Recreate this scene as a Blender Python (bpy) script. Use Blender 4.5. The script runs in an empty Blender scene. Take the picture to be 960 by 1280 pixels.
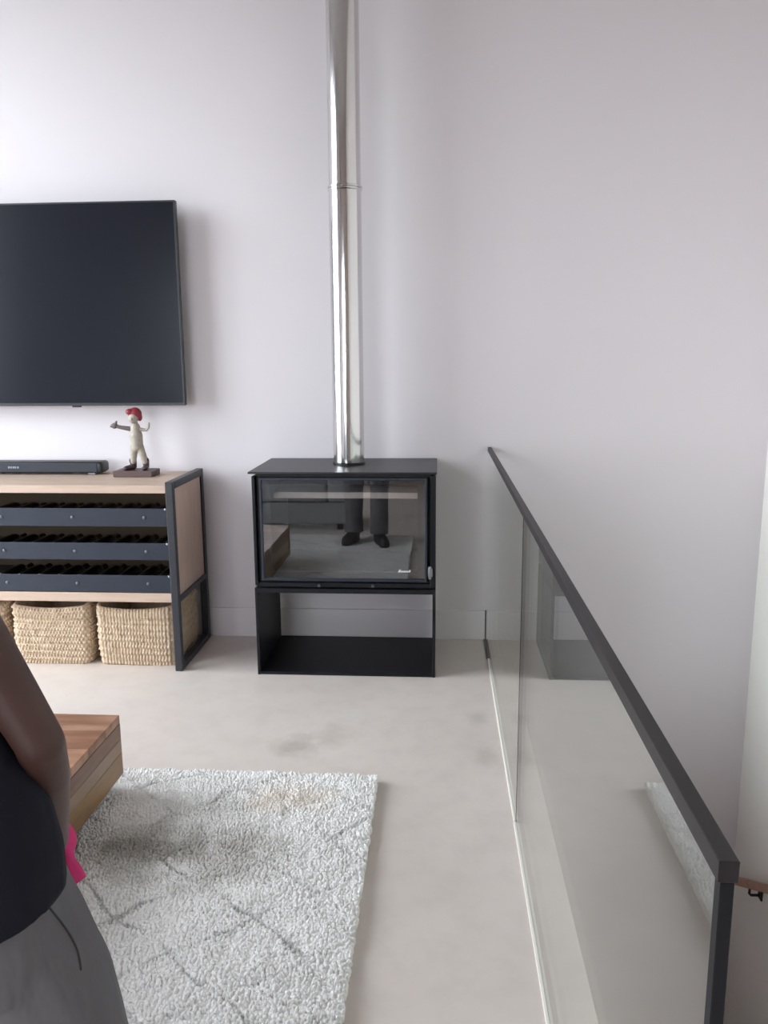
import bpy, bmesh, math, random
import numpy as np
from mathutils import Vector, Matrix, noise
from mathutils.bvhtree import BVHTree

random.seed(7)
rng = np.random.default_rng(7)
PI = math.pi
S = bpy.context.scene
C = S.collection

# ------------------------------------------------------------------ camera
cam_d = bpy.data.cameras.new('camera')
cam_d.sensor_fit = 'VERTICAL'
cam_d.sensor_height = 36.0
cam_d.lens = 1012.03 / 1280 * 36.0
cam_d.clip_start = 0.02
cam = bpy.data.objects.new('camera', cam_d)
C.objects.link(cam)
R_ = Vector((0.9978, 0.0664, -0.0072)).normalized()
W_ = Vector((-0.0666, 0.9805, -0.1848)).normalized()
U_ = R_.cross(W_)
cam.matrix_world = Matrix((
    (R_.x, U_.x, -W_.x, 0.0),
    (R_.y, U_.y, -W_.y, -4.2347),
    (R_.z, U_.z, -W_.z, 1.5),
    (0, 0, 0, 1)))
S.camera = cam

# ------------------------------------------------------------------ sky and exposure
wd = bpy.data.worlds.new('sky')
S.world = wd
wd.use_nodes = True
bg = wd.node_tree.nodes['Background']
bg.inputs['Color'].default_value = (0.90, 0.945, 1.0, 1)
bg.inputs['Strength'].default_value = 3.0
S.view_settings.view_transform = 'Standard'
S.view_settings.look = 'None'
S.view_settings.gamma = 1.0
S.view_settings.use_curve_mapping = False
S.view_settings.exposure = 2.38
S.cycles.max_bounces = 10
S.cycles.diffuse_bounces = 6
S.cycles.glossy_bounces = 5
S.cycles.transparent_max_bounces = 16
S.cycles.caustics_reflective = False
S.cycles.caustics_refractive = False
S.cycles.sample_clamp_indirect = 6.0

XL, XR, YF, ZC = -3.7, 1.673, -6.6, 4.1       # left wall, right wall, wall behind camera, ceiling
XE = 0.373                                    # floor edge at the stairwell
WIN = [('left', -2.75, -0.35, 0.0, 3.8)]     # opening in the left wall: y0, y1, z0, z1

FILL_WIN = (-3.2, -1.2, 0.0, 2.6)                 # opening added behind the camera to fill the shadows: x0, x1, z0, z1


def portal(name, loc, rot, sx, sy):
    d = bpy.data.lights.new(name, 'AREA')
    d.shape = 'RECTANGLE'
    d.size, d.size_y = sx, sy
    d.cycles.is_portal = True
    o = bpy.data.objects.new(name, d)
    o.location = loc
    o.rotation_euler = rot
    C.objects.link(o)


_, wy0, wy1, wz0, wz1 = WIN[0]
portal('sky_portal', (XL - 0.3, (wy0 + wy1) / 2, wz1 / 2), (0, -PI / 2, 0), wz1, wy1 - wy0)
portal('sky_portal', ((FILL_WIN[0] + FILL_WIN[1]) / 2, YF - 0.3, FILL_WIN[3] / 2), (PI / 2, 0, 0), FILL_WIN[1] - FILL_WIN[0], FILL_WIN[3])  # sampling portal for the added rear opening

# ------------------------------------------------------------------ materials
MATS = {}


def mat(name, color, rough=0.5, metal=0.0, spec=0.5, var=None, bump=None, coat=0.0):
    """var = (scale, other colour, contrast, stretch xyz); bump = (scale, strength, distance, stretch)"""
    m = bpy.data.materials.new(name)
    m.use_nodes = True
    nt = m.node_tree
    b = nt.nodes['Principled BSDF']
    b.inputs['Base Color'].default_value = (*color, 1)
    b.inputs['Roughness'].default_value = rough
    b.inputs['Metallic'].default_value = metal
    b.inputs['Specular IOR Level'].default_value = spec
    b.inputs['Coat Weight'].default_value = coat
    tc = nt.nodes.new('ShaderNodeTexCoord')

    def nz(scale, st, detail=4):
        mp = nt.nodes.new('ShaderNodeMapping')
        mp.inputs['Scale'].default_value = st
        nt.links.new(tc.outputs['Object'], mp.inputs['Vector'])
        n = nt.nodes.new('ShaderNodeTexNoise')
        n.inputs['Scale'].default_value = scale
        n.inputs['Detail'].default_value = detail
        nt.links.new(mp.outputs['Vector'], n.inputs['Vector'])
        return n
    if var:
        sc, c2, con, st = var
        n = nz(sc, st)
        r = nt.nodes.new('ShaderNodeMapRange')
        r.inputs['From Min'].default_value = 0.5 - 0.5 / con
        r.inputs['From Max'].default_value = 0.5 + 0.5 / con
        nt.links.new(n.outputs['Fac'], r.inputs['Value'])
        mx = nt.nodes.new('ShaderNodeMix')
        mx.data_type = 'RGBA'
        mx.inputs[6].default_value = (*color, 1)
        mx.inputs[7].default_value = (*c2, 1)
        nt.links.new(r.outputs['Result'], mx.inputs[0])
        nt.links.new(mx.outputs[2], b.inputs['Base Color'])
    if bump:
        sc, stg, dist, st = bump
        n = nz(sc, st, 3)
        bp = nt.nodes.new('ShaderNodeBump')
        bp.inputs['Strength'].default_value = stg
        bp.inputs['Distance'].default_value = dist
        nt.links.new(n.outputs['Fac'], bp.inputs['Height'])
        nt.links.new(bp.outputs['Normal'], b.inputs['Normal'])
    MATS[name] = m
    return m


def glass_mat(name, tint, f0=0.04, rough=0.0, refl=(1, 1, 1)):
    """sheet glass: Schlick mix of clear tinted transmission and mirror reflection"""
    m = bpy.data.materials.new(name)
    m.use_nodes = True
    nt = m.node_tree
    nt.nodes.remove(nt.nodes['Principled BSDF'])
    out = nt.nodes['Material Output']
    tr = nt.nodes.new('ShaderNodeBsdfTransparent')
    tr.inputs['Color'].default_value = (*tint, 1)
    gl = nt.nodes.new('ShaderNodeBsdfGlossy')
    gl.inputs['Roughness'].default_value = rough
    gl.inputs['Color'].default_value = (*refl, 1)
    ge = nt.nodes.new('ShaderNodeNewGeometry')

    def vm(op, a, b):
        n = nt.nodes.new('ShaderNodeVectorMath')
        n.operation = op
        nt.links.new(a, n.inputs[0])
        nt.links.new(b, n.inputs[1])
        return n.outputs['Value']

    def ma(op, a, b=None):
        n = nt.nodes.new('ShaderNodeMath')
        n.operation = op
        n.use_clamp = True
        for i, v in enumerate((a, b)):
            if v is None:
                continue
            if isinstance(v, (int, float)):
                n.inputs[i].default_value = v
            else:
                nt.links.new(v, n.inputs[i])
        return n.outputs[0]
    d = nt.nodes.new('ShaderNodeMath')
    d.operation = 'ABSOLUTE'
    nt.links.new(vm('DOT_PRODUCT', ge.outputs['Normal'], ge.outputs['Incoming']), d.inputs[0])
    p = ma('POWER', ma('SUBTRACT', 1.0, d.outputs[0]), 5.0)
    f = ma('ADD', ma('MULTIPLY', p, 1.0 - f0), f0)
    mx = nt.nodes.new('ShaderNodeMixShader')
    nt.links.new(f, mx.inputs[0])
    nt.links.new(tr.outputs[0], mx.inputs[1])
    nt.links.new(gl.outputs[0], mx.inputs[2])
    nt.links.new(mx.outputs[0], out.inputs['Surface'])
    MATS[name] = m
    return m


ONE = (1, 1, 1)
mat('wall_paint', (0.75, 0.702, 0.735), 0.75, spec=0.25, var=(1.3, (0.735, 0.687, 0.72), 1.5, ONE), bump=(180, 0.06, 0.002, ONE))
mat('white_paint', (0.95, 0.92, 0.88), 0.75, spec=0.25, bump=(180, 0.06, 0.002, ONE))
mat('skirting_paint', (0.77, 0.725, 0.755), 0.5, spec=0.35, bump=(60, 0.03, 0.002, ONE))
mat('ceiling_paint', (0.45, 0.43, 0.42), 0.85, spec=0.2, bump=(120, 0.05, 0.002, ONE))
mat('brown_panelling', (0.52, 0.44, 0.40), 0.6, var=(3, (0.48, 0.40, 0.36), 1.5, (6, 6, 1)))
mat('stair_paint', (0.62, 0.55, 0.50), 0.6, var=(3, (0.58, 0.51, 0.46), 1.5, ONE))
mat('black_steel', (0.022, 0.024, 0.031), 0.42, spec=0.5, var=(25, (0.028, 0.030, 0.038), 1.5, ONE), bump=(300, 0.05, 0.001, ONE))
mat('rail_steel', (0.018, 0.023, 0.038), 0.5, spec=0.35, var=(18, (0.022, 0.027, 0.043), 1.5, ONE), bump=(300, 0.05, 0.001, ONE))
mat('stove_steel', (0.006, 0.006, 0.009), 0.42, spec=0.25, var=(20, (0.008, 0.008, 0.011), 1.5, ONE), bump=(400, 0.06, 0.001, ONE))
mat('stove_top_steel', (0.018, 0.017, 0.022), 0.38, spec=0.35, bump=(400, 0.06, 0.001, ONE))
mat('firebox', (0.030, 0.028, 0.028), 0.9, var=(14, (0.055, 0.050, 0.046), 2.5, ONE))
mat('ash', (0.06, 0.058, 0.06), 0.95, var=(40, (0.10, 0.095, 0.09), 2.5, ONE))
mat('vermiculite', (0.80, 0.70, 0.64), 0.9, var=(60, (0.70, 0.60, 0.54), 2, ONE))
mat('chrome', (0.68, 0.665, 0.67), 0.12, metal=1.0, bump=(3, 0.012, 0.01, (1, 1, 0.35)))
mat('bolt_steel', (0.10, 0.11, 0.135), 0.45, metal=0.6)
mat('chrome_dull', (0.45, 0.45, 0.48), 0.25, metal=1.0)
mat('silver', (0.30, 0.31, 0.34), 0.4, metal=1.0)
mat('oak', (0.56, 0.42, 0.335), 0.5, var=(5, (0.46, 0.335, 0.26), 2.2, (1.0, 9, 9)), bump=(20, 0.05, 0.002, (1, 8, 8)))
mat('oak_panel', (0.70, 0.52, 0.43), 0.55, var=(5, (0.60, 0.43, 0.35), 2.2, (8, 8, 1.0)), bump=(20, 0.05, 0.002, (8, 8, 1)))
mat('bottle_glass', (0.012, 0.014, 0.010), 0.08, spec=0.6, coat=0.3)
mat('foil', (0.09, 0.02, 0.03), 0.35, metal=0.4)
mat('screen', (0.012, 0.013, 0.020), 0.22, spec=0.18)
mat('tv_plastic', (0.018, 0.018, 0.022), 0.4)
mat('speaker_cloth', (0.026, 0.030, 0.042), 0.75, bump=(900, 0.3, 0.001, ONE))
mat('pale_print', (0.25, 0.265, 0.31), 0.5)
mat('white_print', (0.75, 0.75, 0.75), 0.5)
mat('seagrass', (0.65, 0.515, 0.385), 0.85, var=(45, (0.46, 0.345, 0.24), 2.0, (1, 1, 0.6)), bump=(220, 0.35, 0.004, ONE))
mat('basket_dark', (0.10, 0.07, 0.045), 0.95)
mat('skin', (0.068, 0.031, 0.025), 0.5, spec=0.38, var=(9, (0.052, 0.023, 0.019), 1.8, ONE), bump=(160, 0.12, 0.002, ONE))
mat('navy_cotton', (0.010, 0.010, 0.017), 0.9, spec=0.2, bump=(9, 0.5, 0.02, (1.4, 1.4, 0.6)))
mat('grey_denim', (0.155, 0.148, 0.158), 0.9, spec=0.2, var=(7, (0.115, 0.109, 0.119), 1.8, ONE), bump=(14, 0.55, 0.02, (1.2, 1.2, 0.5)))
mat('denim_seam', (0.035, 0.034, 0.040), 0.9)
mat('boot_leather', (0.018, 0.015, 0.014), 0.55, bump=(60, 0.2, 0.002, ONE))
mat('black_hair', (0.010, 0.008, 0.008), 0.8, bump=(300, 0.8, 0.004, ONE))
mat('eye_white', (0.45, 0.42, 0.39), 0.2)
mat('pink_cloth', (0.62, 0.055, 0.20), 0.85, spec=0.2, var=(10, (0.50, 0.035, 0.14), 1.8, ONE), bump=(600, 0.2, 0.001, ONE))
mat('red_paint', (0.30, 0.028, 0.045), 0.45, var=(60, (0.22, 0.02, 0.035), 1.6, ONE))
mat('cream_paint', (0.46, 0.41, 0.345), 0.6, var=(60, (0.31, 0.265, 0.225), 1.8, ONE))
mat('dark_glove', (0.13, 0.10, 0.10), 0.6)
mat('brown_boot', (0.055, 0.030, 0.034), 0.5)
mat('plinth_wood', (0.105, 0.062, 0.058), 0.5, var=(20, (0.075, 0.042, 0.042), 2, (1, 6, 6)))
mat('cap_steel', (0.022, 0.017, 0.019), 0.45, spec=0.35, bump=(300, 0.05, 0.001, ONE))
mat('edge_dark', (0.007, 0.007, 0.010), 0.5, spec=0.3)
mat('shade_strip', (0.10, 0.088, 0.082), 0.7)  # dark tone for the shade at the glass foot and wall gap
mat('bead', (0.86, 0.82, 0.76), 0.5)
mat('stair_rail_wood', (0.46, 0.27, 0.20), 0.5, var=(6, (0.36, 0.20, 0.14), 2, (6, 1, 6)))
mat('bracket_black', (0.016, 0.015, 0.016), 0.45)
mat('sofa_fabric', (0.34, 0.34, 0.35), 0.95, spec=0.15, bump=(500, 0.35, 0.002, ONE))
mat('window_frame_paint', (0.05, 0.052, 0.058), 0.45)
mat('terrace', (0.22, 0.215, 0.20), 0.8, var=(2, (0.18, 0.175, 0.16), 1.5, ONE))
glass_mat('balustrade_glass', (0.955, 0.985, 0.965), 0.042, 0.0)
glass_mat('window_glass', (0.95, 0.97, 0.97), 0.04, 0.0)
glass_mat('stove_glass', (0.86, 0.86, 0.87), 0.11, 0.01)


def floor_mat():
    m = mat('microcement', (0.50, 0.46, 0.42), 0.36, spec=0.42)
    nt = m.node_tree
    N, L = nt.nodes, nt.links
    b = N['Principled BSDF']
    tc = [n for n in N if n.type == 'TEX_COORD'][0]

    def noi(sc, det=5, rough=0.6):
        n = N.new('ShaderNodeTexNoise')
        n.inputs['Scale'].default_value = sc
        n.inputs['Detail'].default_value = det
        n.inputs['Roughness'].default_value = rough
        L.new(tc.outputs['Object'], n.inputs['Vector'])
        return n.outputs['Fac']

    def mix(f, c1, c2):
        x = N.new('ShaderNodeMix')
        x.data_type = 'RGBA'
        L.new(f, x.inputs[0])
        for i, c in ((6, c1), (7, c2)):
            if isinstance(c, tuple):
                x.inputs[i].default_value = (*c, 1)
            else:
                L.new(c, x.inputs[i])
        return x.outputs[2]

    def rng_(v, a, bb, lo=0.0, hi=1.0):
        r = N.new('ShaderNodeMapRange')
        r.inputs['From Min'].default_value = a
        r.inputs['From Max'].default_value = bb
        r.inputs['To Min'].default_value = lo
        r.inputs['To Max'].default_value = hi
        L.new(v, r.inputs['Value'])
        return r.outputs['Result']
    c = mix(rng_(noi(1.6), 0.35, 0.65), (0.70, 0.622, 0.585), (0.64, 0.565, 0.53))
    c = mix(rng_(noi(9, 6), 0.45, 0.75, 0, 0.5), c, (0.57, 0.50, 0.465))

    def spot(x, y, rx, ry, col, amt):
        nonlocal c
        mp = N.new('ShaderNodeMapping')
        mp.vector_type = 'TEXTURE'
        mp.inputs['Location'].default_value = (x, y, 0)
        mp.inputs['Scale'].default_value = (rx, ry, 1)
        L.new(tc.outputs['Object'], mp.inputs['Vector'])
        ln = N.new('ShaderNodeVectorMath')
        ln.operation = 'LENGTH'
        L.new(mp.outputs['Vector'], ln.inputs[0])
        ad = N.new('ShaderNodeMath')
        ad.operation = 'ADD'
        L.new(ln.outputs['Value'], ad.inputs[0])
        L.new(rng_(noi(14, 3), 0, 1, -0.7, 0.7), ad.inputs[1])
        c = mix(rng_(ad.outputs[0], 0.2, 1.0, amt, 0), c, col)
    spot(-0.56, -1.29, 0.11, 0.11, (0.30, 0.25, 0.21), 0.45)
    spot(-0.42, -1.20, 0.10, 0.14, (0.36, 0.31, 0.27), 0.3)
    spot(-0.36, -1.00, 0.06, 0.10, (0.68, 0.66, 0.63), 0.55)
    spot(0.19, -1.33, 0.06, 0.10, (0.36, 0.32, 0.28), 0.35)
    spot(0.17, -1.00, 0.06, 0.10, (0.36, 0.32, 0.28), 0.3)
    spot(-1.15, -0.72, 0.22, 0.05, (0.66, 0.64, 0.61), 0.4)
    L.new(c, b.inputs['Base Color'])
    L.new(rng_(noi(5), 0.3, 0.7, 0.30, 0.44), b.inputs['Roughness'])
    bp = N.new('ShaderNodeBump')
    bp.inputs['Strength'].default_value = 0.05
    bp.inputs['Distance'].default_value = 0.004
    L.new(noi(30, 4), bp.inputs['Height'])
    L.new(bp.outputs['Normal'], b.inputs['Normal'])


floor_mat()


def rug_mat():
    m = mat('rug_wool', (0.7, 0.7, 0.7), 0.95, spec=0.1)
    nt = m.node_tree
    N, L = nt.nodes, nt.links
    b = N['Principled BSDF']
    tc = [n for n in N if n.type == 'TEX_COORD'][0]
    nz = N.new('ShaderNodeTexNoise')
    nz.inputs['Scale'].default_value = 3.2
    nz.inputs['Detail'].default_value = 3
    L.new(tc.outputs['Object'], nz.inputs['Vector'])
    sb = N.new('ShaderNodeVectorMath')
    sb.operation = 'SUBTRACT'
    sb.inputs[1].default_value = (0.5, 0.5, 0.5)
    L.new(nz.outputs['Color'], sb.inputs[0])
    sc = N.new('ShaderNodeVectorMath')
    sc.operation = 'SCALE'
    sc.inputs['Scale'].default_value = 0.16
    L.new(sb.outputs[0], sc.inputs[0])
    ad = N.new('ShaderNodeVectorMath')
    ad.operation = 'ADD'
    L.new(tc.outputs['Object'], ad.inputs[0])
    L.new(sc.outputs[0], ad.inputs[1])
    se = N.new('ShaderNodeSeparateXYZ')
    L.new(ad.outputs[0], se.inputs[0])

    def mth(op, a, bb=None):
        n = N.new('ShaderNodeMath')
        n.operation = op
        for i, v in enumerate((a, bb)):
            if v is None:
                continue
            if isinstance(v, (int, float)):
                n.inputs[i].default_value = v
            else:
                L.new(v, n.inputs[i])
        return n.outputs[0]

    def line(sgn):
        u = mth('ADD', mth('MULTIPLY', se.outputs[0], 1 / 0.34), mth('MULTIPLY', se.outputs[1], sgn / 0.26))
        d = mth('ABSOLUTE', mth('SUBTRACT', mth('FRACT', u), 0.5))
        r = N.new('ShaderNodeMapRange')
        r.inputs['From Min'].default_value = 0.008
        r.inputs['From Max'].default_value = 0.042
        r.inputs['To Min'].default_value = 1.0
        r.inputs['To Max'].default_value = 0.0
        L.new(d, r.inputs['Value'])
        return r.outputs['Result']
    ln = mth('MAXIMUM', line(1), line(-1))
    n2 = N.new('ShaderNodeTexNoise')
    n2.inputs['Scale'].default_value = 7
    L.new(tc.outputs['Object'], n2.inputs['Vector'])
    r2 = N.new('ShaderNodeMapRange')
    r2.inputs['From Min'].default_value = 0.36
    r2.inputs['From Max'].default_value = 0.62
    L.new(n2.outputs['Fac'], r2.inputs['Value'])
    fac = mth('MULTIPLY', mth('MULTIPLY', ln, r2.outputs['Result']), 0.66)

    def mix(f, c1, c2):
        x = N.new('ShaderNodeMix')
        x.data_type = 'RGBA'
        if isinstance(f, float):
            x.inputs[0].default_value = f
        else:
            L.new(f, x.inputs[0])
        for i, c in ((6, c1), (7, c2)):
            if isinstance(c, tuple):
                x.inputs[i].default_value = (*c, 1)
            else:
                L.new(c, x.inputs[i])
        return x.outputs[2]
    n3 = N.new('ShaderNodeTexNoise')
    n3.inputs['Scale'].default_value = 90
    L.new(tc.outputs['Object'], n3.inputs['Vector'])
    c = mix(n3.outputs['Fac'], (0.985, 0.965, 0.96), (0.80, 0.785, 0.78))
    c = mix(fac, c, (0.34, 0.335, 0.335))

    def stain(x, y, rx, ry, col, amt):
        nonlocal c
        mp = N.new('ShaderNodeMapping')
        mp.vector_type = 'TEXTURE'
        mp.inputs['Location'].default_value = (x, y, 0)
        mp.inputs['Scale'].default_value = (rx, ry, 1)
        L.new(tc.outputs['Object'], mp.inputs['Vector'])
        fl = N.new('ShaderNodeVectorMath')
        fl.operation = 'MULTIPLY'
        fl.inputs[1].default_value = (1, 1, 0)
        L.new(mp.outputs['Vector'], fl.inputs[0])
        le = N.new('ShaderNodeVectorMath')
        le.operation = 'LENGTH'
        L.new(fl.outputs[0], le.inputs[0])
        n = N.new('ShaderNodeTexNoise')
        n.inputs['Scale'].default_value = 11
        L.new(tc.outputs['Object'], n.inputs['Vector'])
        v = mth('ADD', le.outputs['Value'], mth('MULTIPLY', mth('SUBTRACT', n.outputs['Fac'], 0.5), 1.1))
        r = N.new('ShaderNodeMapRange')
        r.inputs['From Min'].default_value = 0.1
        r.inputs['From Max'].default_value = 1.0
        r.inputs['To Min'].default_value = amt
        r.inputs['To Max'].default_value = 0.0
        L.new(v, r.inputs['Value'])
        c = mix(r.outputs['Result'], c, col)
    # worn and soiled patches of the pile
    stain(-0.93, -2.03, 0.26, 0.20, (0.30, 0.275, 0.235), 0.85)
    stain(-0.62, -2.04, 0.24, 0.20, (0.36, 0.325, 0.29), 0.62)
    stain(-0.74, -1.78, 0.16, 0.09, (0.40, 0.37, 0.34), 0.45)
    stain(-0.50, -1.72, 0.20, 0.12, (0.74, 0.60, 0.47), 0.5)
    L.new(c, b.inputs['Base Color'])


rug_mat()


# ------------------------------------------------------------------ mesh helpers
def link(name, me, m=None, parent=None, smooth=False):
    o = bpy.data.objects.new(name, me)
    C.objects.link(o)
    if m is not None:
        me.materials.append(MATS[m] if isinstance(m, str) else m)
    if parent is not None:
        o.parent = parent
    if smooth:
        me.polygons.foreach_set('use_smooth', [True] * len(me.polygons))
    return o


def obj(name, bm, m=None, parent=None, smooth=False, sharp=0.6):
    me = bpy.data.meshes.new(name)
    bm.to_mesh(me)
    bm.free()
    o = link(name, me, m, parent, smooth)
    if smooth and sharp:
        me.set_sharp_from_angle(angle=sharp)
    return o


def thing(name, label, cat, loc=(0, 0, 0), group=None):
    o = bpy.data.objects.new(name, None)
    C.objects.link(o)
    o.empty_display_size = 0.1
    o.location = loc
    return tag(o, label, cat, group)


def tag(o, label, cat, group=None):
    o['label'] = label
    o['category'] = cat
    if group:
        o['group'] = group
    return o


def struct(o):
    o['kind'] = 'structure'
    return o


def box(bm, x0, x1, y0, y1, z0, z1, bev=0.0, seg=2):
    r = bmesh.ops.create_cube(bm, size=1.0)
    vs = r['verts']
    for v in vs:
        v.co = Vector(((x0 + x1) / 2 + v.co.x * (x1 - x0), (y0 + y1) / 2 + v.co.y * (y1 - y0), (z0 + z1) / 2 + v.co.z * (z1 - z0)))
    if bev > 0:
        es = list({e for v in vs for e in v.link_edges})
        bmesh.ops.bevel(bm, geom=es, offset=bev, segments=seg, profile=0.5, affect='EDGES')
    return bm


def B(x0, x1, y0, y1, z0, z1, bev=0.0, seg=2):
    return box(bmesh.new(), x0, x1, y0, y1, z0, z1, bev, seg)


def cyl(bm, p0, p1, r0, r1=None, n=24, cap=True):
    r1 = r0 if r1 is None else r1
    p0, p1 = Vector(p0), Vector(p1)
    d = (p1 - p0)
    q = d.to_track_quat('Z', 'Y').to_matrix().to_4x4()
    bmesh.ops.create_cone(bm, cap_ends=cap, cap_tris=False, segments=n, radius1=r0, radius2=r1, depth=d.length,
                          matrix=Matrix.Translation((p0 + p1) / 2) @ q)
    return bm


def ball(bm, p, r, sx=1, sy=1, sz=1, n=16, rot=None):
    M = Matrix.Translation(p) @ (rot.to_4x4() if rot else Matrix.Identity(4)) @ Matrix.Diagonal((sx, sy, sz, 1))
    bmesh.ops.create_uvsphere(bm, u_segments=n, v_segments=max(6, n // 2), radius=r, matrix=M)
    return bm


def tube(bm, pts, r, n=10):
    """swept tube with round ends along a polyline"""
    pts = [Vector(p) for p in pts]
    rs = r if isinstance(r, (list, tuple)) else [r] * len(pts)
    rings = []
    for i, p in enumerate(pts):
        a = pts[max(0, i - 1)]
        c = pts[min(len(pts) - 1, i + 1)]
        t = (c - a).normalized()
        q = t.to_track_quat('Z', 'Y')
        rings.append([bm.verts.new(p + q @ Vector((math.cos(2 * PI * k / n) * rs[i], math.sin(2 * PI * k / n) * rs[i], 0))) for k in range(n)])
    for i in range(len(rings) - 1):
        for k in range(n):
            bm.faces.new((rings[i][k], rings[i][(k + 1) % n], rings[i + 1][(k + 1) % n], rings[i + 1][k]))
    bm.faces.new(rings[0][::-1])
    bm.faces.new(rings[-1])
    return bm


def lathe(bm, prof, n=24, mtx=None):
    """prof: (radius, height) pairs, spun about Z"""
    mtx = mtx or Matrix.Identity(4)
    rings = []
    for r, z in prof:
        rings.append([bm.verts.new(mtx @ Vector((r * math.cos(2 * PI * k / n), r * math.sin(2 * PI * k / n), z))) for k in range(n)])
    for i in range(len(rings) - 1):
        for k in range(n):
            bm.faces.new((rings[i][k], rings[i][(k + 1) % n], rings[i + 1][(k + 1) % n], rings[i + 1][k]))
    bm.faces.new(rings[0][::-1])
    bm.faces.new(rings[-1])
    return bm


def bone(bm, p0, r0, p1, r1, n=16):
    """tapered capsule, for remeshed bodies"""
    p0, p1 = Vector(p0), Vector(p1)
    ball(bm, p0, r0, n=n)
    ball(bm, p1, r1, n=n)
    cyl(bm, p0, p1, r0 * 0.995, r1 * 0.995, n=n)
    return bm


def remesh(o, voxel, smooth=6, fac=0.5):
    """fuse overlapping pieces into one continuous surface and bake it"""
    md = o.modifiers.new('fuse', 'REMESH')
    md.mode = 'VOXEL'
    md.voxel_size = voxel
    sm = o.modifiers.new('smooth', 'SMOOTH')
    sm.iterations = smooth
    sm.factor = fac
    dg = bpy.context.evaluated_depsgraph_get()
    dg.update()
    me = bpy.data.meshes.new_from_object(o.evaluated_get(dg))
    o.modifiers.clear()
    old = o.data
    o.data = me
    bpy.data.meshes.remove(old)
    me.polygons.foreach_set('use_smooth', [True] * len(me.polygons))
    return o


# ------------------------------------------------------------------ the setting
T = 0.2
fl = bmesh.new()
box(fl, XL - T, XE, YF, 0, -0.28, 0)
box(fl, XE, XR, YF, -3.92, -0.28, 0)
struct(obj('floor', fl, 'microcement'))
struct(obj('wall_back', B(XL - T, XR + T, 0, T, -2.75, ZC), 'wall_paint'))
struct(obj('wall_right', B(XR, XR + T, YF, 0, -2.75, ZC), 'white_paint'))
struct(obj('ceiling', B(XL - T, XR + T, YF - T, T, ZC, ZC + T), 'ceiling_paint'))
wl = bmesh.new()
y0, y1, z0, z1 = WIN[0][1:]
box(wl, XL - T, XL, y1, 0, 0, ZC)
box(wl, XL - T, XL, YF, y0, 0, ZC)
box(wl, XL - T, XL, y0, y1, z1, ZC)
struct(obj('wall_left', wl, 'wall_paint'))
wf = bmesh.new()
rx0, rx1, rz0, rz1 = FILL_WIN
box(wf, XL - T, rx0, YF - T, YF, 0, ZC)
box(wf, rx1, XR + T, YF - T, YF, 0, ZC)
box(wf, rx0, rx1, YF - T, YF, rz1, ZC)
struct(obj('wall_front', wf, 'brown_panelling'))
# the floor slab ends at the stairwell; the wall under it closes the well on the room side
struct(obj('wall_stairwell', B(XE - 0.2, XE, -3.92, 0, -2.75, -0.28), 'wall_paint'))
struct(obj('floor_lower', B(XE - 0.2, XR + T, YF, T, -2.95, -2.75), 'stair_paint'))
struct(obj('baseboard_back', B(XL, XE - 0.118, -0.014, 0, 0.0, 0.163, 0.002, 1), 'skirting_paint'))

st = bpy.data.objects.new('staircase', None)
C.objects.link(st)
st['kind'] = 'structure'
n_st = 14
for i in range(n_st):
    zt = -0.164 * (i + 1)
    ya = -3.92 + 0.272 * i
    obj('step', B(XE, XR, ya, min(ya + 0.272, -0.002), zt - 0.2, zt), 'stair_paint', st)


def window(name, along, a0, a1, z0, z1, fixed, n):
    """sliding glazing: frame, mullions and panes; along = 'y' for the left wall, 'x' for the wall behind"""
    w = bpy.data.objects.new(name, None)
    C.objects.link(w)
    struct(w)

    def bx(bm, u0, u1, d0, d1, zz0, zz1):
        if along == 'y':
            box(bm, fixed + d0, fixed + d1, u0, u1, zz0, zz1)
        else:
            box(bm, u0, u1, fixed + d0, fixed + d1, zz0, zz1)
    fb = bmesh.new()
    t = 0.06
    bx(fb, a0, a0 + t, -0.14, -0.06, z0, z1)
    bx(fb, a1 - t, a1, -0.14, -0.06, z0, z1)
    bx(fb, a0 + t, a1 - t, -0.14, -0.06, z1 - t, z1)
    bx(fb, a0 + t, a1 - t, -0.14, -0.06, z0, z0 + 0.04)
    obj('frame', fb, 'window_frame_paint', w)
    for i in range(1, n):
        u = a0 + (a1 - a0) * i / n
        mb = bmesh.new()
        bx(mb, u - 0.035, u + 0.035, -0.13, -0.07, z0 + 0.04, z1 - t)
        obj('mullion', mb, 'window_frame_paint', w)
    for i in range(n):
        u = a0 + (a1 - a0) * i / n
        gb = bmesh.new()
        bx(gb, u + 0.04, u + (a1 - a0) / n - 0.04, -0.104, -0.096, z0 + 0.04, z1 - t)
        obj('pane', gb, 'window_glass', w)


window('window_1', 'y', y0, y1, z0, z1, XL, 4)
window('fill_window', 'x', rx0, rx1, rz0, rz1, YF, 2)  # added rear window, placed and sized for frontal fill
struct(obj('ground', B(-30, XL - T - 0.002, -30, 20, -0.4, -0.12), 'terrace'))
struct(obj('ground', B(XL - T, 20, -30, YF - T - 0.002, -0.4, -0.12), 'terrace'))

struct(obj('shade_overhang', B(XL - 0.6, XL - T - 0.002, -9.0, 2.5, wz1 + 0.2, wz1 + 0.35), 'ceiling_paint'))  # unseen overhang, added to hold back steep sky light

# ------------------------------------------------------------------ television on the wall
TX0, TX1, TZ0, TZ1 = -3.08, -1.30, 1.277, 2.279
tv = thing('television', 'large black flat screen television hung on the pale wall above the console', 'television', (-2.19, 0, 1.277))


def P(o, par):
    """parent keeping world coordinates (the parts are modelled in world space)"""
    o.parent = par
    o.matrix_parent_inverse = Matrix.Translation(par.location).inverted()
    return o


def part(name, bm, m, par, smooth=False, sharp=0.6):
    return P(obj(name, bm, m, None, smooth, sharp), par)


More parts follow.
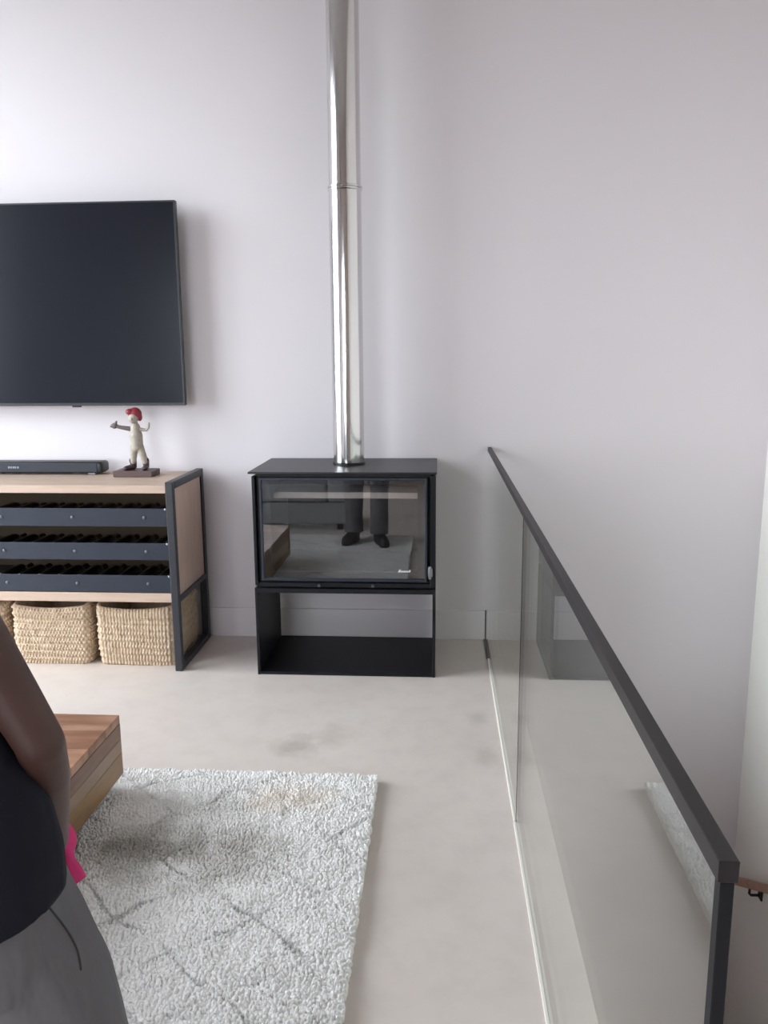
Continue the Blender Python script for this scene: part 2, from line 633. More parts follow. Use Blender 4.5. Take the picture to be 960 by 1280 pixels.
bz = bmesh.new()
e = 0.008
box(bz, TX0, TX1, -0.121, -0.088, TZ0, TZ0 + e * 1.8, 0.001, 1)
box(bz, TX0, TX1, -0.121, -0.088, TZ1 - e, TZ1, 0.001, 1)
box(bz, TX0, TX0 + e, -0.121, -0.088, TZ0 + e * 1.8, TZ1 - e, 0.001, 1)
box(bz, TX1 - e, TX1, -0.121, -0.088, TZ0 + e * 1.8, TZ1 - e, 0.001, 1)
part('bezel', bz, 'tv_plastic', tv)
part('screen', B(TX0 + e, TX1 - e, -0.119, -0.10, TZ0 + e * 1.8, TZ1 - e), 'screen', tv)
part('rear_shell', B(TX0 + 0.02, TX1 - 0.02, -0.10, -0.045, TZ0 + 0.02, TZ1 - 0.02, 0.012, 2), 'tv_plastic', tv)
part('wall_bracket', B(-2.6, -1.8, -0.045, -0.0015, 1.6, 2.0), 'tv_plastic', tv)
part('sensor', B(-1.90, -1.855, -0.118, -0.10, TZ0 - 0.008, TZ0 + 0.002, 0.003, 2), 'tv_plastic', tv)

# ------------------------------------------------------------------ console: oak and black steel bottle rack
CX0, CX1, CY0, CY1, CH = -3.13, -1.25, -0.54, -0.03, 0.94
con = thing('console', 'long oak and black steel console with three bottle racks under the television', 'console', (-2.19, -0.285, 0))
t = 0.036
for x0 in (CX1 - t, CX0):
    fr = bmesh.new()
    box(fr, x0, x0 + t, CY0, CY0 + t, 0, CH, 0.003)
    box(fr, x0, x0 + t, CY1 - t, CY1, 0, CH, 0.003)
    box(fr, x0, x0 + t, CY0 + t, CY1 - t, CH - t, CH, 0.003)
    box(fr, x0, x0 + t, CY0 + t, CY1 - t, 0.0, 0.03, 0.003)
    box(fr, x0, x0 + t, CY0 + t, CY1 - t, 0.345, 0.372, 0.003)
    part('end_frame', fr, 'black_steel', con)
    xa = x0 + 0.008
    part('side_panel', B(xa, xa + 0.018, CY0 + t, CY1 - t, 0.372, CH - t), 'oak_panel', con)
part('top_board', B(CX0 + t, CX1 - t, -0.535, CY1, 0.886, 0.924, 0.002), 'oak', con)
part('lower_board', B(CX0 + t, CX1 - t, -0.53, CY1, 0.348, 0.394, 0.002), 'oak', con)
part('back_panel', B(CX0 + t, CX1 - t, CY1 - 0.012, CY1 - 0.004, 0.394, 0.886), 'basket_dark', con)
RAILS = ((0.724, 0.812), (0.559, 0.643), (0.399, 0.483))
for z0_, z1_ in RAILS:
    rl = part('rack_rail', B(CX0 + t, CX1 - t, -0.530, -0.524, z0_, z1_, 0.001, 1), 'rail_steel', con)
    zm = (z0_ + z1_) / 2
    k = 0
    while True:
        xb = -1.398 - 0.353 * k
        if xb < CX0 + 0.1:
            break
        hb = bmesh.new()
        lathe(hb, [(0.0085, 0), (0.0085, 0.002), (0.0065, 0.0038), (0.003, 0.0045)], 10,
              Matrix.Translation((xb, -0.530, zm)) @ Matrix.Rotation(PI / 2, 4, 'X'))
        o = obj('bolt', hb, 'bolt_steel', None, True)
        P(o, rl)
        o.matrix_parent_inverse = Matrix.Identity(4)
        k += 1
    eb = part('screw', lathe(bmesh.new(), [(0.006, 0), (0.006, 0.004), (0.003, 0.006)], 8,
              Matrix.Translation((CX1 - t - 0.006, -0.530, z1_ - 0.004)) @ Matrix.Rotation(PI / 2, 4, 'X')), 'silver', con)
    part('rack_tray', B(CX0 + t, CX1 - t, -0.524, CY1 - 0.013, z0_, z0_ + 0.004), 'black_steel', con)

# bottles lying in the racks
prof = [(0.030, 0.0), (0.0375, 0.004), (0.038, 0.02), (0.038, 0.185), (0.034, 0.205), (0.020, 0.235), (0.0145, 0.25), (0.0142, 0.292), (0.0155, 0.294), (0.0155, 0.300)]
proto = None
names_ = ['top', 'middle', 'bottom']
TIER = ('dark wine bottle lying in the topmost rack, just under the console top',
        'dark wine bottle lying in the middle rack of the console',
        'dark wine bottle lying in the lowest rack, above the lower oak board')
for ti, (z0_, z1_) in enumerate(RAILS):
    for k in range(9):
        x = -1.345 - 0.1005 * k - 0.02 * (ti == 1)
        loc = (x, -0.505, z0_ + 0.004 + 0.0385)
        if proto is None:
            proto = bpy.data.objects.new('wine_bottle', None)
            C.objects.link(proto)
            M = Matrix.Rotation(-PI / 2, 4, 'X')
            gb_ = obj('glass_body', lathe(bmesh.new(), prof, 20, M), 'bottle_glass', proto, True)
            fo_ = obj('foil_capsule', lathe(bmesh.new(), [(0.0152, 0.245), (0.0150, 0.29), (0.0162, 0.295), (0.0162, 0.301), (0.012, 0.302)], 16, M), 'foil', proto, True)
            r = proto
        else:
            r = proto.copy()
            C.objects.link(r)
            for ch in (gb_, fo_):
                c = ch.copy()
                C.objects.link(c)
                c.parent = r
        r.location = loc
        tag(r, TIER[ti], 'bottle', 'wine bottles in the %s rack' % names_[ti])


# ------------------------------------------------------------------ seagrass baskets
def basket_mesh(w, d, h, seed):
    """woven wall: rows of stitches as relief on a rounded box, rolled rim, inner wall"""
    rr = np.random.default_rng(seed)
    nc, nr = 92, 17
    U, V = nc * 7, nr * 5
    per = np.linspace(0, 2 * PI, U, endpoint=False)
    n = 13.0
    cx = np.sign(np.cos(per)) * np.abs(np.cos(per)) ** (2 / n)
    cy = np.sign(np.sin(per)) * np.abs(np.sin(per)) ** (2 / n)
    # resample by arc length so the stitches stay even round the corners
    px, py = cx * w / 2, cy * d / 2
    seg = np.hypot(np.diff(np.append(px, px[0])), np.diff(np.append(py, py[0])))
    s = np.concatenate(([0], np.cumsum(seg)))
    tt = np.linspace(0, s[-1], U, endpoint=False)
    px = np.interp(tt, s, np.append(px, px[0]))
    py = np.interp(tt, s, np.append(py, py[0]))
    tx, ty = np.roll(px, -1) - np.roll(px, 1), np.roll(py, -1) - np.roll(py, 1)
    ll = np.hypot(tx, ty)
    nx, ny = ty / ll, -tx / ll
    if (nx * px + ny * py).sum() < 0:
        nx, ny = -nx, -ny
    vs = []
    jit = rr.normal(0, 0.08, (nr + 2, nc))
    for j in range(V + 1):
        v = j / V
        row = j / 5.0
        z = v * h
        sag = 0.016 * np.cos(tt / s[-1] * 2 * PI * 2) * v ** 4 + rr.normal(0, 0.0005)
        ph = (np.arange(U) / 7.0 + (0.12 if seed == 3 else 0.5) * (int(row) % 2))
        ci = np.floor(ph).astype(int) % nc
        bul = np.abs(np.sin(PI * ph)) ** 0.6 * (0.5 + 0.5 * abs(math.sin(PI * min(row, nr - 1e-6))) ** 0.6)
        bul = bul * (1 + jit[int(row), ci] * 2.0)
        belly = 0.010 * math.sin(PI * v) + (0.006 if v > 0.80 else 0) - (0.004 if 0.775 < v <= 0.80 else 0)
        off = 0.0095 * bul + belly + 0.003 * np.sin(tt * 9 + j * 0.7 + seed)
        vs.append(np.stack([px + nx * off, py + ny * off, z + sag], 1))
    vs.append(vs[-1] + np.stack([-nx * 0.008, -ny * 0.008, np.full(U, 0.004)], 1))
    vs.append(np.stack([px - nx * 0.014, py - ny * 0.014, vs[V][:, 2] - 0.006], 1))
    vs.append(np.stack([px - nx * 0.014, py - ny * 0.014, np.full(U, 0.012)], 1))
    vv = np.concatenate(vs)
    R = len(vs)
    i = np.arange(U)
    f = []
    for j in range(R - 1):
        a = j * U + i
        b = j * U + (i + 1) % U
        f.append(np.stack([a, b, b + U, a + U], 1))
    f = np.concatenate(f)
    me = bpy.data.meshes.new('basket')
    faces = f.tolist()
    faces.append(list(range((R - 1) * U, R * U)))
    faces.append(list(range(U))[::-1])
    me.from_pydata(vv.tolist(), [], faces)
    me.update()
    return me


BASK = ((-1.716, -1.292, 'woven seagrass basket under the console, beside its right steel leg', 3, 0.0),
        (-2.150, -1.728, 'woven seagrass basket with a sagging rim, second from the right console leg', 5, 0.0),
        (-2.585, -2.166, 'woven seagrass basket cut off by the left picture edge', 8, 0.0))
for x0, x1, lab, sd, _ in BASK:
    w = x1 - x0 - 0.050
    me = basket_mesh(w, 0.395, 0.305, sd)
    b = link('basket', me, 'seagrass', None, True)
    b.location = ((x0 + x1) / 2, -0.265, 0.0)
    tag(b, lab, 'basket', 'seagrass baskets under the console')

# ------------------------------------------------------------------ sound bar
sb = thing('soundbar', 'slim black soundbar on the oak console top under the television', 'soundbar', (-2.2, -0.13, 0.9245))
part('housing', B(-2.66, -1.735, -0.185, -0.085, 0.932, 0.992, 0.016, 4), 'tv_plastic', sb, True)
part('front_grille', B(-2.64, -1.76, -0.1875, -0.180, 0.938, 0.986, 0.003, 2), 'speaker_cloth', sb)
for x in (-1.80, -2.60):
    part('foot', B(x - 0.02, x + 0.02, -0.17, -0.10, 0.9245, 0.934, 0.002, 1), 'silver', sb)
lg = bmesh.new()
for k, (wd_, hh) in enumerate(((0.009, 0.010), (0.008, 0.010), (0.010, 0.010), (0.007, 0.010), (0.009, 0.010))):
    box(lg, -2.235 + k * 0.012, -2.235 + k * 0.012 + wd_, -0.1887, -0.1875, 0.958, 0.958 + hh)
part('maker_mark', lg, 'pale_print', sb)['label'] = 'small pale illegible lettering on the grille'


# ------------------------------------------------------------------ painted wooden figurine
FX, FY, FZ = -1.545, -0.20, 0.9245
fg = thing('figurine', 'small carved figure with red hair and outstretched arm on the console top', 'figurine', (FX, FY, FZ))


def fpart(name, build, m, par=None, vox=0.0022, sm=4):
    bm = bmesh.new()
    build(bm)
    o = obj(name, bm, m, None)
    remesh(o, vox, sm)
    return P(o, fg)


def F(x, y, z):
    return Vector((FX + x, FY + y, FZ + z))


bs_ = bmesh.new()
box(bs_, FX - 0.102, FX + 0.100, FY - 0.065, FY + 0.062, FZ, FZ + 0.030, 0.003, 2)
part('plinth', bs_, 'plinth_wood', fg)


def f_body(bm):
    bone(bm, F(0.010, 0, 0.150), 0.030, F(0.008, 0, 0.205), 0.032)
    bone(bm, F(0.008, 0, 0.205), 0.030, F(0.006, 0, 0.248), 0.024)
    bone(bm, F(-0.006, 0, 0.150), 0.021, F(-0.016, 0, 0.072), 0.015)
    bone(bm, F(0.022, 0, 0.150), 0.021, F(0.046, 0, 0.072), 0.016)
    bone(bm, F(0.006, 0, 0.25), 0.013, F(0.006, 0, 0.275), 0.013)


fpart('torso', f_body, 'cream_paint')


def f_head(bm):
    ball(bm, F(0.003, -0.010, 0.294), 0.0265, 0.95, 1, 1.05)
    ball(bm, F(0.001, -0.037, 0.291), 0.006)
    ball(bm, F(-0.020, 0, 0.298), 0.007)


fpart('head', f_head, 'cream_paint')


def f_hair(bm):
    ball(bm, F(0.006, 0.006, 0.314), 0.0345, 1.0, 1.0, 0.98)
    ball(bm, F(0.029, 0.006, 0.298), 0.017, 0.8, 1, 1.2)
    ball(bm, F(-0.014, -0.012, 0.326), 0.021, 1, 1, 0.75)


fpart('hair', f_hair, 'red_paint')


def f_arm1(bm):
    bone(bm, F(-0.014, 0, 0.238), 0.013, F(-0.062, -0.01, 0.247), 0.010)
    bone(bm, F(-0.062, -0.01, 0.247), 0.010, F(-0.086, -0.012, 0.253), 0.009)


fpart('arm', f_arm1, 'dark_glove')['label'] = 'brown arm stretched out to the left'


def f_hand1(bm):
    ball(bm, F(-0.096, -0.013, 0.256), 0.016, 1.1, 0.8, 0.95)
    bone(bm, F(-0.092, -0.014, 0.262), 0.007, F(-0.085, -0.016, 0.276), 0.006)
    for k in range(3):
        bone(bm, F(-0.103, -0.018 + 0.008 * k, 0.258), 0.006, F(-0.113, -0.02 + 0.009 * k, 0.256 + 0.004 * (k - 1)), 0.005)


fpart('hand', f_hand1, 'dark_glove')


def f_arm2(bm):
    bone(bm, F(0.030, 0, 0.236), 0.011, F(0.062, -0.002, 0.232), 0.007)
    bone(bm, F(0.062, -0.002, 0.232), 0.007, F(0.076, -0.004, 0.245), 0.006)
    bone(bm, F(0.076, -0.004, 0.245), 0.006, F(0.080, -0.006, 0.268), 0.005)


fpart('arm', f_arm2, 'cream_paint')['label'] = 'thin pale arm bent upwards at the elbow'


def f_boot(dx, tx):
    def g(bm):
        bone(bm, F(dx, 0.008, 0.046), 0.015, F(dx + (-0.002), 0.006, 0.076), 0.019)
        bone(bm, F(dx, 0.006, 0.045), 0.015, F(dx + tx, -0.028, 0.041), 0.012)
        ball(bm, F(dx + tx, -0.030, 0.041), 0.014, 1.1, 1.1, 0.8)
    return g


fpart('boot', f_boot(-0.018, -0.026), 'brown_boot')
fpart('boot', f_boot(0.048, 0.004), 'brown_boot')

# ------------------------------------------------------------------ wood stove on its stand
SX0, SX1 = -0.870, -0.010
sd = thing('stove_stand', 'low black open steel stand holding up the wood stove', 'stand', (-0.44, -0.3, 0))
SF, SB_ = -0.560, -0.030
pt = 0.014
part('side_plate', B(SX0, SX0 + pt, SF, SB_, 0, 0.436, 0.0015, 1), 'stove_steel', sd)
part('side_plate', B(SX1 - pt, SX1, SF, SB_, 0, 0.436, 0.0015, 1), 'stove_steel', sd)
part('base_plate', B(SX0 + pt, SX1 - pt, SF + 0.004, SB_, 0.0, pt, 0.001, 1), 'stove_steel', sd)
part('top_plate', B(SX0 + pt, SX1 - pt, SF + 0.002, SB_, 0.412, 0.434, 0.001, 1), 'stove_steel', sd)

sv = thing('wood_stove', 'black steel wood stove with a wide glass door, standing on the open stand', 'stove', (-0.44, -0.3, 0.436))
part('top_plate', B(SX0 - 0.012, SX1 + 0.004, SF - 0.006, SB_ + 0.01, 0.984, 0.993, 0.0015, 1), 'stove_top_steel', sv)
part('side_panel', B(SX0 + 0.003, SX0 + 0.017, SF + 0.002, SB_, 0.448, 0.972, 0.002, 1), 'stove_steel', sv)
part('side_panel', B(SX1 - 0.026, SX1 - 0.001, SF + 0.002, SB_, 0.448, 0.976, 0.002, 1), 'stove_steel', sv)
bd = bmesh.new()   # firebox shell, open at the front
bx0, bx1, by0, by1, bz0, bz1 = SX0 + 0.03, SX1 - 0.03, -0.525, SB_, 0.448, 0.984
box(bd, SX0 + 0.018, bx0 + 0.05, by0, by1, bz0, bz1 - 0.006)
box(bd, bx1 - 0.05, SX1 - 0.027, by0, by1, bz0, bz1 - 0.006)
box(bd, bx0 + 0.05, bx1 - 0.05, by1 - 0.05, by1, bz0, bz1)
box(bd, bx0 + 0.05, bx1 - 0.05, by0, by1 - 0.05, bz0, bz0 + 0.055)
box(bd, bx0 + 0.05, bx1 - 0.05, by0, by1 - 0.05, bz1 - 0.05, bz1)
part('firebox', bd, 'firebox', sv)
part('hearth_floor', B(bx0 + 0.05, bx1 - 0.05, by0 + 0.02, by1 - 0.05, bz0 + 0.055, bz0 + 0.062), 'ash', sv)
part('baffle', B(bx0 + 0.052, bx1 - 0.052, -0.455, by1 - 0.05, 0.852, 0.882, 0.002, 1), 'vermiculite', sv)['label'] = 'pale baffle board behind the glass'
dr = bmesh.new()   # door frame
DX0, DX1, DZ0, DZ1 = -0.832, -0.050, 0.474, 0.966
fw = 0.011
for a in ((DX0, DX0 + fw, DZ0, DZ1), (DX1 - fw, DX1, DZ0, DZ1), (DX0 + fw, DX1 - fw, DZ0, DZ0 + fw), (DX0 + fw, DX1 - fw, DZ1 - fw, DZ1)):
    box(dr, a[0], a[1], -0.562, -0.527, a[2], a[3], 0.0015, 1)
door = part('door', dr, 'rail_steel', sv)
ins = bmesh.new()   # inner black border behind the glass
for a in ((DX0 + fw, DX0 + 0.045, DZ0 + fw, DZ1 - fw), (DX1 - 0.045, DX1 - fw, DZ0 + fw, DZ1 - fw), (DX0 + 0.045, DX1 - 0.045, DZ0 + fw, DZ0 + 0.035), (DX0 + 0.045, DX1 - 0.045, DZ1 - 0.035, DZ1 - fw)):
    box(ins, a[0], a[1], -0.545, -0.530, a[2], a[3])


def sub(o, par):
    o.parent = par
    o.matrix_parent_inverse = Matrix.Identity(4)
    return o


sub(obj('glass_border', ins, 'stove_steel'), door)
sub(obj('glass', B(DX0 + fw, DX1 - fw, -0.556, -0.550, DZ0 + fw, DZ1 - fw), 'stove_glass'), door)
mk = bmesh.new()   # small slanted script in pale print on the glass
xx = -0.186
for i, (wd_, hh) in enumerate(((0.012, 0.016), (0.008, 0.009), (0.007, 0.009), (0.008, 0.010), (0.006, 0.009), (0.008, 0.009), (0.010, 0.014))):
    r = bmesh.ops.create_cube(mk, size=1)
    for v in r['verts']:
        zz = (v.co.z + 0.5) * hh
        v.co = Vector((xx + (v.co.x + 0.5) * wd_ * 0.8 + zz * 0.35, -0.5566 + v.co.y * 0.0006, 0.519 + zz * 0.8))
    xx += wd_ * 0.98
sub(obj('maker_mark', mk, 'white_print'), door)['label'] = 'small pale slanted lettering, too blurred to read'
hd = bmesh.new()
box(hd, -0.046, -0.024, -0.585, -0.540, 0.505, 0.545, 0.003, 2)
box(hd, -0.043, -0.030, -0.592, -0.575, 0.495, 0.556, 0.003, 2)
sub(obj('handle', hd, 'silver', None, True), door)['label'] = 'short silver door handle'
part('air_slot_bar', B(SX0 + 0.012, SX1 - 0.010, -0.548, -0.530, 0.440, 0.462, 0.001, 1), 'stove_steel', sv)
for x in (-0.56, -0.305):
    part('air_knob', cyl(bmesh.new(), (x, -0.548, 0.452), (x, -0.568, 0.452), 0.006, 0.007, 12), 'bolt_steel', sv, True)

# ------------------------------------------------------------------ flue
PX, PY, PR = -0.4425, -0.255, 0.0765
fp = thing('flue_pipe', 'tall polished steel flue pipe rising from the stove top', 'pipe', (PX, PY, 0.993))


def ring(prof, n=64):
    return lathe(bmesh.new(), prof, n, Matrix.Translation((PX, PY, 0)))


part('lower_tube', ring([(PR, 0.993), (PR, 2.285)]), 'chrome', fp, True)
part('upper_tube', ring([(PR - 0.0015, 2.285), (PR - 0.0015, ZC)]), 'chrome', fp, True)
part('joint_band', ring([(PR, 2.274), (PR + 0.0035, 2.277), (PR + 0.0035, 2.283), (PR + 0.001, 2.286), (PR + 0.006, 2.289), (PR + 0.006, 2.295), (PR - 0.001, 2.298)]), 'chrome', fp, True)
part('base_collar', ring([(PR + 0.004, 0.993), (PR + 0.004, 1.001), (PR + 0.002, 1.004), (PR, 1.005)]), 'stove_steel', fp, True)

# ------------------------------------------------------------------ glass balustrade
GX, GT, GL, GH = 0.266, 0.011, 3.552, 1.050
bl = thing('glass_balustrade', 'frameless glass balustrade with a thin black handrail beside the stairwell', 'railing', (GX, -1.78, 0))
yj = -1.787
part('glass_panel', B(GX - GT / 2, GX + GT / 2, yj + 0.003, -0.004, -0.0, GH - 0.012), 'balustrade_glass', bl)
part('glass_panel', B(GX - GT / 2, GX + GT / 2, -GL + 0.008, yj - 0.003, -0.0, GH - 0.012), 'balustrade_glass', bl)
part('joint_seal', B(GX - GT / 2 - 0.0006, GX + GT / 2 + 0.0006, yj - 0.0031, yj + 0.0031, 0.004, GH - 0.022), 'edge_dark', bl)
part('handrail_cap', B(GX - 0.0095, GX + 0.0095, -GL, -0.001, GH - 0.022, GH, 0.0008, 1), 'cap_steel', bl)
part('end_trim', B(GX - 0.0065, GX + 0.0065, -GL + 0.001, -GL + 0.016, 0.0, GH - 0.022, 0.0008, 1), 'edge_dark', bl)
part('base_bead', B(GX - GT / 2 - 0.007, GX - GT / 2, yj + 0.003, -0.31, 0.0, 0.008, 0.001, 1), 'bead', bl)
part('base_bead', B(GX - GT / 2 - 0.008, GX - GT / 2, -GL, yj - 0.003, 0.0, 0.009, 0.001, 1), 'bead', bl)
part('foot_shade', B(GX - GT / 2 - 0.010, GX - GT / 2, -0.31, -0.015, 0.0, 0.006, 0.001, 1), 'shade_strip', bl)['label'] = 'short dark strip for the shade at the foot of the glass'  # shade along the foot of the glass, modelled as a dark strip
part('gap_shade', B(GX - GT / 2 - 0.004, GX - GT / 2, -0.012, -0.0005, 0.0, 0.165, 0.001, 1), 'shade_strip', bl)  # dark strip put in for the shaded gap between glass and skirting

# ------------------------------------------------------------------ stair handrail on the right wall
hr = thing('stair_handrail', 'brown wooden handrail on a black bracket, low on the right stairwell wall', 'handrail', (XR, -0.3, -1.25))
HA, HB = Vector((1.612, -0.12, -1.318)), Vector((1.612, -3.7, 0.785))
hrb = bmesh.new()
d_ = (HB - HA).normalized()
q_ = d_.to_track_quat('Y', 'Z').to_matrix().to_4x4()
r = bmesh.ops.create_cube(hrb, size=1)
for v in r['verts']:
    v.co = Vector((v.co.x * 0.045, v.co.y * (HB - HA).length, v.co.z * 0.04))
bmesh.ops.bevel(hrb, geom=hrb.edges[:], offset=0.008, segments=3, affect='EDGES')
hrb.transform(Matrix.Translation((HA + HB) / 2) @ q_)
part('rail', hrb, 'stair_rail_wood', hr, True)
for s_ in (0.30, 1.75, 3.1):
    p = HA + d_ * s_ + Vector((0, 0, -0.022))
    bk = bmesh.new()
    tube(bk, [p, p + Vector((0, 0, -0.03)), p + Vector((0.008, 0, -0.040)), p + Vector((0.055, 0, -0.040))], 0.007, 10)
    box(bk, XR - 0.010, XR, p.y - 0.022, p.y + 0.022, p.z - 0.062, p.z - 0.006, 0.003, 1)
    part('bracket', bk, 'bracket_black', hr, True)

# ------------------------------------------------------------------ shag rug
RX0, RX1, RY0, RY1 = -2.95, -0.205, -3.62, -1.54
rug = tag(obj('rug', B(RX0 + 0.01, RX1 - 0.01, RY0 + 0.01, RY1 - 0.01, 0.0, 0.024), 'rug_wool'),
          'thick off-white shag rug with a thin grey diamond pattern on the floor', 'rug')


def pile():
    """tufts of pile as real geometry: one bent, blunt-ended yarn each"""
    def grid(xa, xb, sp):
        gx = np.arange(xa, xb, sp)
        gy = np.arange(RY0 + 0.006, RY1 - 0.004, sp)
        X, Y = np.meshgrid(gx, gy)
        X, Y = X.ravel(), Y.ravel()
        return (X + rng.uniform(-0.45, 0.45, X.size) * sp, Y + rng.uniform(-0.45, 0.45, X.size) * sp, np.full(X.size, sp / 0.009))
    g1, g2 = grid(-1.42, RX1 - 0.004, 0.0086), grid(RX0 + 0.006, -1.42, 0.011)
    X, Y, Q = (np.concatenate(q) for q in zip(g1, g2))
    feet = [(-0.455, -3.29), (-0.72, -3.34)]
    keep = ~((X > -2.15) & (X < -1.29) & (Y > -2.52) & (Y < -1.84))   # bare under the table's plinth
    X, Y, Q = X[keep], Y[keep], Q[keep]
    n = X.size
    lumps = np.array([noise.noise(Vector((x * 22, y * 22, 0))) + 0.6 * noise.noise(Vector((x * 6, y * 6, 3))) for x, y in zip(X, Y)])
    H = 0.034 + 0.007 * lumps + rng.normal(0, 0.0018, n)
    for fx, fy in feet:                                              # pressed flat under the boots
        H = np.where(np.hypot((X - fx) / 0.13, (Y - fy) / 0.20) < 1, 0.0255, H)
    R = rng.uniform(0.0052, 0.0082, n) * Q
    ang = rng.uniform(0, 2 * PI, n)
    lean = rng.uniform(0.001, 0.006, n)
    lx, ly = np.cos(ang) * lean, np.sin(ang) * lean
    edge = np.minimum.reduce([X - RX0, RX1 - X, Y - RY0, RY1 - Y])
    H *= np.clip(0.75 + edge / 0.05, 0.75, 1.0)
    K = 4
    th = np.arange(K) * 2 * PI / K
    off = rng.uniform(0, 2 * PI, n)
    lay = [(0.008, 0.65, 0.0), (0.45, 0.95, 0.25), (0.85, 0.85, 0.8)]
    V = []
    for hz, rs, ls in lay:
        a = off[:, None] + th[None]
        x = X[:, None] + lx[:, None] * ls + np.cos(a) * R[:, None] * rs
        y = Y[:, None] + ly[:, None] * ls + np.sin(a) * R[:, None] * rs
        z = np.repeat((H * hz if hz > 0.01 else np.full(n, 0.008))[:, None], K, 1)
        V.append(np.stack([x, y, z], 2))
    tip = np.stack([X + lx, Y + ly, H], 1)[:, None, :]
    V = np.concatenate(V + [tip], 1)           # n, 16, 3
    per = 3 * K + 1
    fq = []
    for l in range(2):
        for k in range(K):
            a, b = l * K + k, l * K + (k + 1) % K
            fq += [(a, b, b + K), (a, b + K, a + K)]
    for k in range(K):
        fq.append((2 * K + k, 2 * K + (k + 1) % K, 3 * K))
    fq = np.array(fq)
    F_ = (fq[None] + (np.arange(n) * per)[:, None, None]).reshape(-1, 3)
    me = bpy.data.meshes.new('pile')
    me.vertices.add(n * per)
    me.vertices.foreach_set('co', V.reshape(-1).astype(np.float32))
    me.loops.add(F_.size)
    me.loops.foreach_set('vertex_index', F_.reshape(-1).astype(np.int32))
    me.polygons.add(len(F_))
    me.polygons.foreach_set('loop_start', (np.arange(len(F_)) * 3).astype(np.int32))
    me.polygons.foreach_set('loop_total', np.full(len(F_), 3, np.int32))
    me.update(calc_edges=True)
    me.polygons.foreach_set('use_smooth', np.ones(len(F_), bool))
    o = link('pile', me, 'rug_wool', rug)
    o['kind'] = 'stuff'


pile()


# ------------------------------------------------------------------ block coffee table
def wood(name, c1, c2, st):
    return mat(name, c1, 0.42, spec=0.4, var=(3.2, c2, 2.6, st), bump=(14, 0.08, 0.003, st))


BX1, BY1, BX0, BY0, BZ0, BZ1 = -1.094, -1.684, -2.35, -2.68, 0.085, 0.302
tb = thing('coffee_table', 'low block coffee table of warm knotty wood standing on the rug', 'table', (-1.72, -2.18, 0.0))
part('plinth', B(BX0 + 0.22, BX1 - 0.22, BY0 + 0.18, BY1 - 0.18, 0.0244, BZ0), 'edge_dark', tb)
tops = [((0.40, 0.205, 0.125), (0.20, 0.085, 0.05)), ((0.46, 0.27, 0.18), (0.27, 0.13, 0.08)), ((0.34, 0.165, 0.10), (0.18, 0.08, 0.05)),
        ((0.43, 0.235, 0.15), (0.23, 0.105, 0.065)), ((0.38, 0.21, 0.135), (0.20, 0.09, 0.06)), ((0.45, 0.245, 0.15), (0.25, 0.12, 0.075)),
        ((0.37, 0.19, 0.115), (0.19, 0.085, 0.052)), ((0.43, 0.25, 0.165), (0.24, 0.115, 0.07))]
ny_ = 8
for i in range(ny_):
    ya = BY0 + (BY1 - BY0) * i / ny_
    yb = BY0 + (BY1 - BY0) * (i + 1) / ny_
    c1, c2 = tops[i]
    wood('table_top_wood_%d' % i, c1, c2, (1.2, 7, 7))
    part('top_plank', B(BX0 + 0.03, BX1 - 0.0005, ya + 0.0006, yb - 0.0006, BZ1 - 0.03, BZ1 - random.uniform(0, 0.0006), 0.0012, 1), 'table_top_wood_%d' % i, tb)
sides = [((0.22, 0.125, 0.08), (0.14, 0.075, 0.05)), ((0.25, 0.165, 0.11), (0.32, 0.22, 0.15)), ((0.30, 0.175, 0.075), (0.19, 0.105, 0.05))]
hz = [BZ0, 0.165, 0.215, BZ1 - 0.0305]
for i in range(3):
    c1, c2 = sides[2 - i]
    wood('table_side_wood_%d' % i, c1, c2, (7, 1.4, 7))
    part('side_plank', B(BX1 - 0.028, BX1, BY0, BY1, hz[i] + 0.0004, hz[i + 1] - 0.0004, 0.001, 1), 'table_side_wood_%d' % i, tb)
    part('side_plank', B(BX0, BX0 + 0.028, BY0, BY1, hz[i] + 0.0004, hz[i + 1] - 0.0004, 0.001, 1), 'table_side_wood_%d' % i, tb)
    part('front_plank', B(BX0 + 0.0285, BX1 - 0.0285, BY0, BY0 + 0.028, hz[i] + 0.0004, hz[i + 1] - 0.0004, 0.001, 1), 'table_side_wood_%d' % i, tb)
    part('back_plank', B(BX0 + 0.0285, BX1 - 0.0285, BY1 - 0.028, BY1, hz[i] + 0.0004, hz[i + 1] - 0.0004, 0.001, 1), 'table_side_wood_%d' % i, tb)

# ------------------------------------------------------------------ sofa behind the camera, mirrored in the stove door
sf = thing('sofa', 'grey fabric sofa facing the stove, seen only as a reflection in its glass door', 'sofa', (-1.8, -4.3, 0))
FX0, FX1, FYF, FYB = -2.95, -0.78, -3.88, -4.75
part('base', B(FX0, FX1, FYB, FYF - 0.02, 0.06, 0.26, 0.02, 3), 'sofa_fabric', sf, True)
part('backrest', B(FX0 + 0.02, FX1 - 0.02, FYB - 0.02, FYB + 0.2, 0.26, 0.78, 0.05, 4), 'sofa_fabric', sf, True)
for x0 in (FX0, FX1 - 0.2):
    part('armrest', B(x0, x0 + 0.2, FYB, FYF, 0.26, 0.58, 0.04, 4), 'sofa_fabric', sf, True)
for k in range(2):
    xa = FX0 + 0.2 + k * (FX1 - FX0 - 0.4) / 2
    xb = xa + (FX1 - FX0 - 0.4) / 2
    part('seat_cushion', B(xa + 0.004, xb - 0.004, FYB + 0.2, FYF + 0.005, 0.262, 0.43, 0.035, 4), 'sofa_fabric', sf, True)
    part('back_cushion', B(xa + 0.01, xb - 0.01, FYB + 0.2, FYB + 0.38, 0.432, 0.84, 0.06, 4), 'sofa_fabric', sf, True)
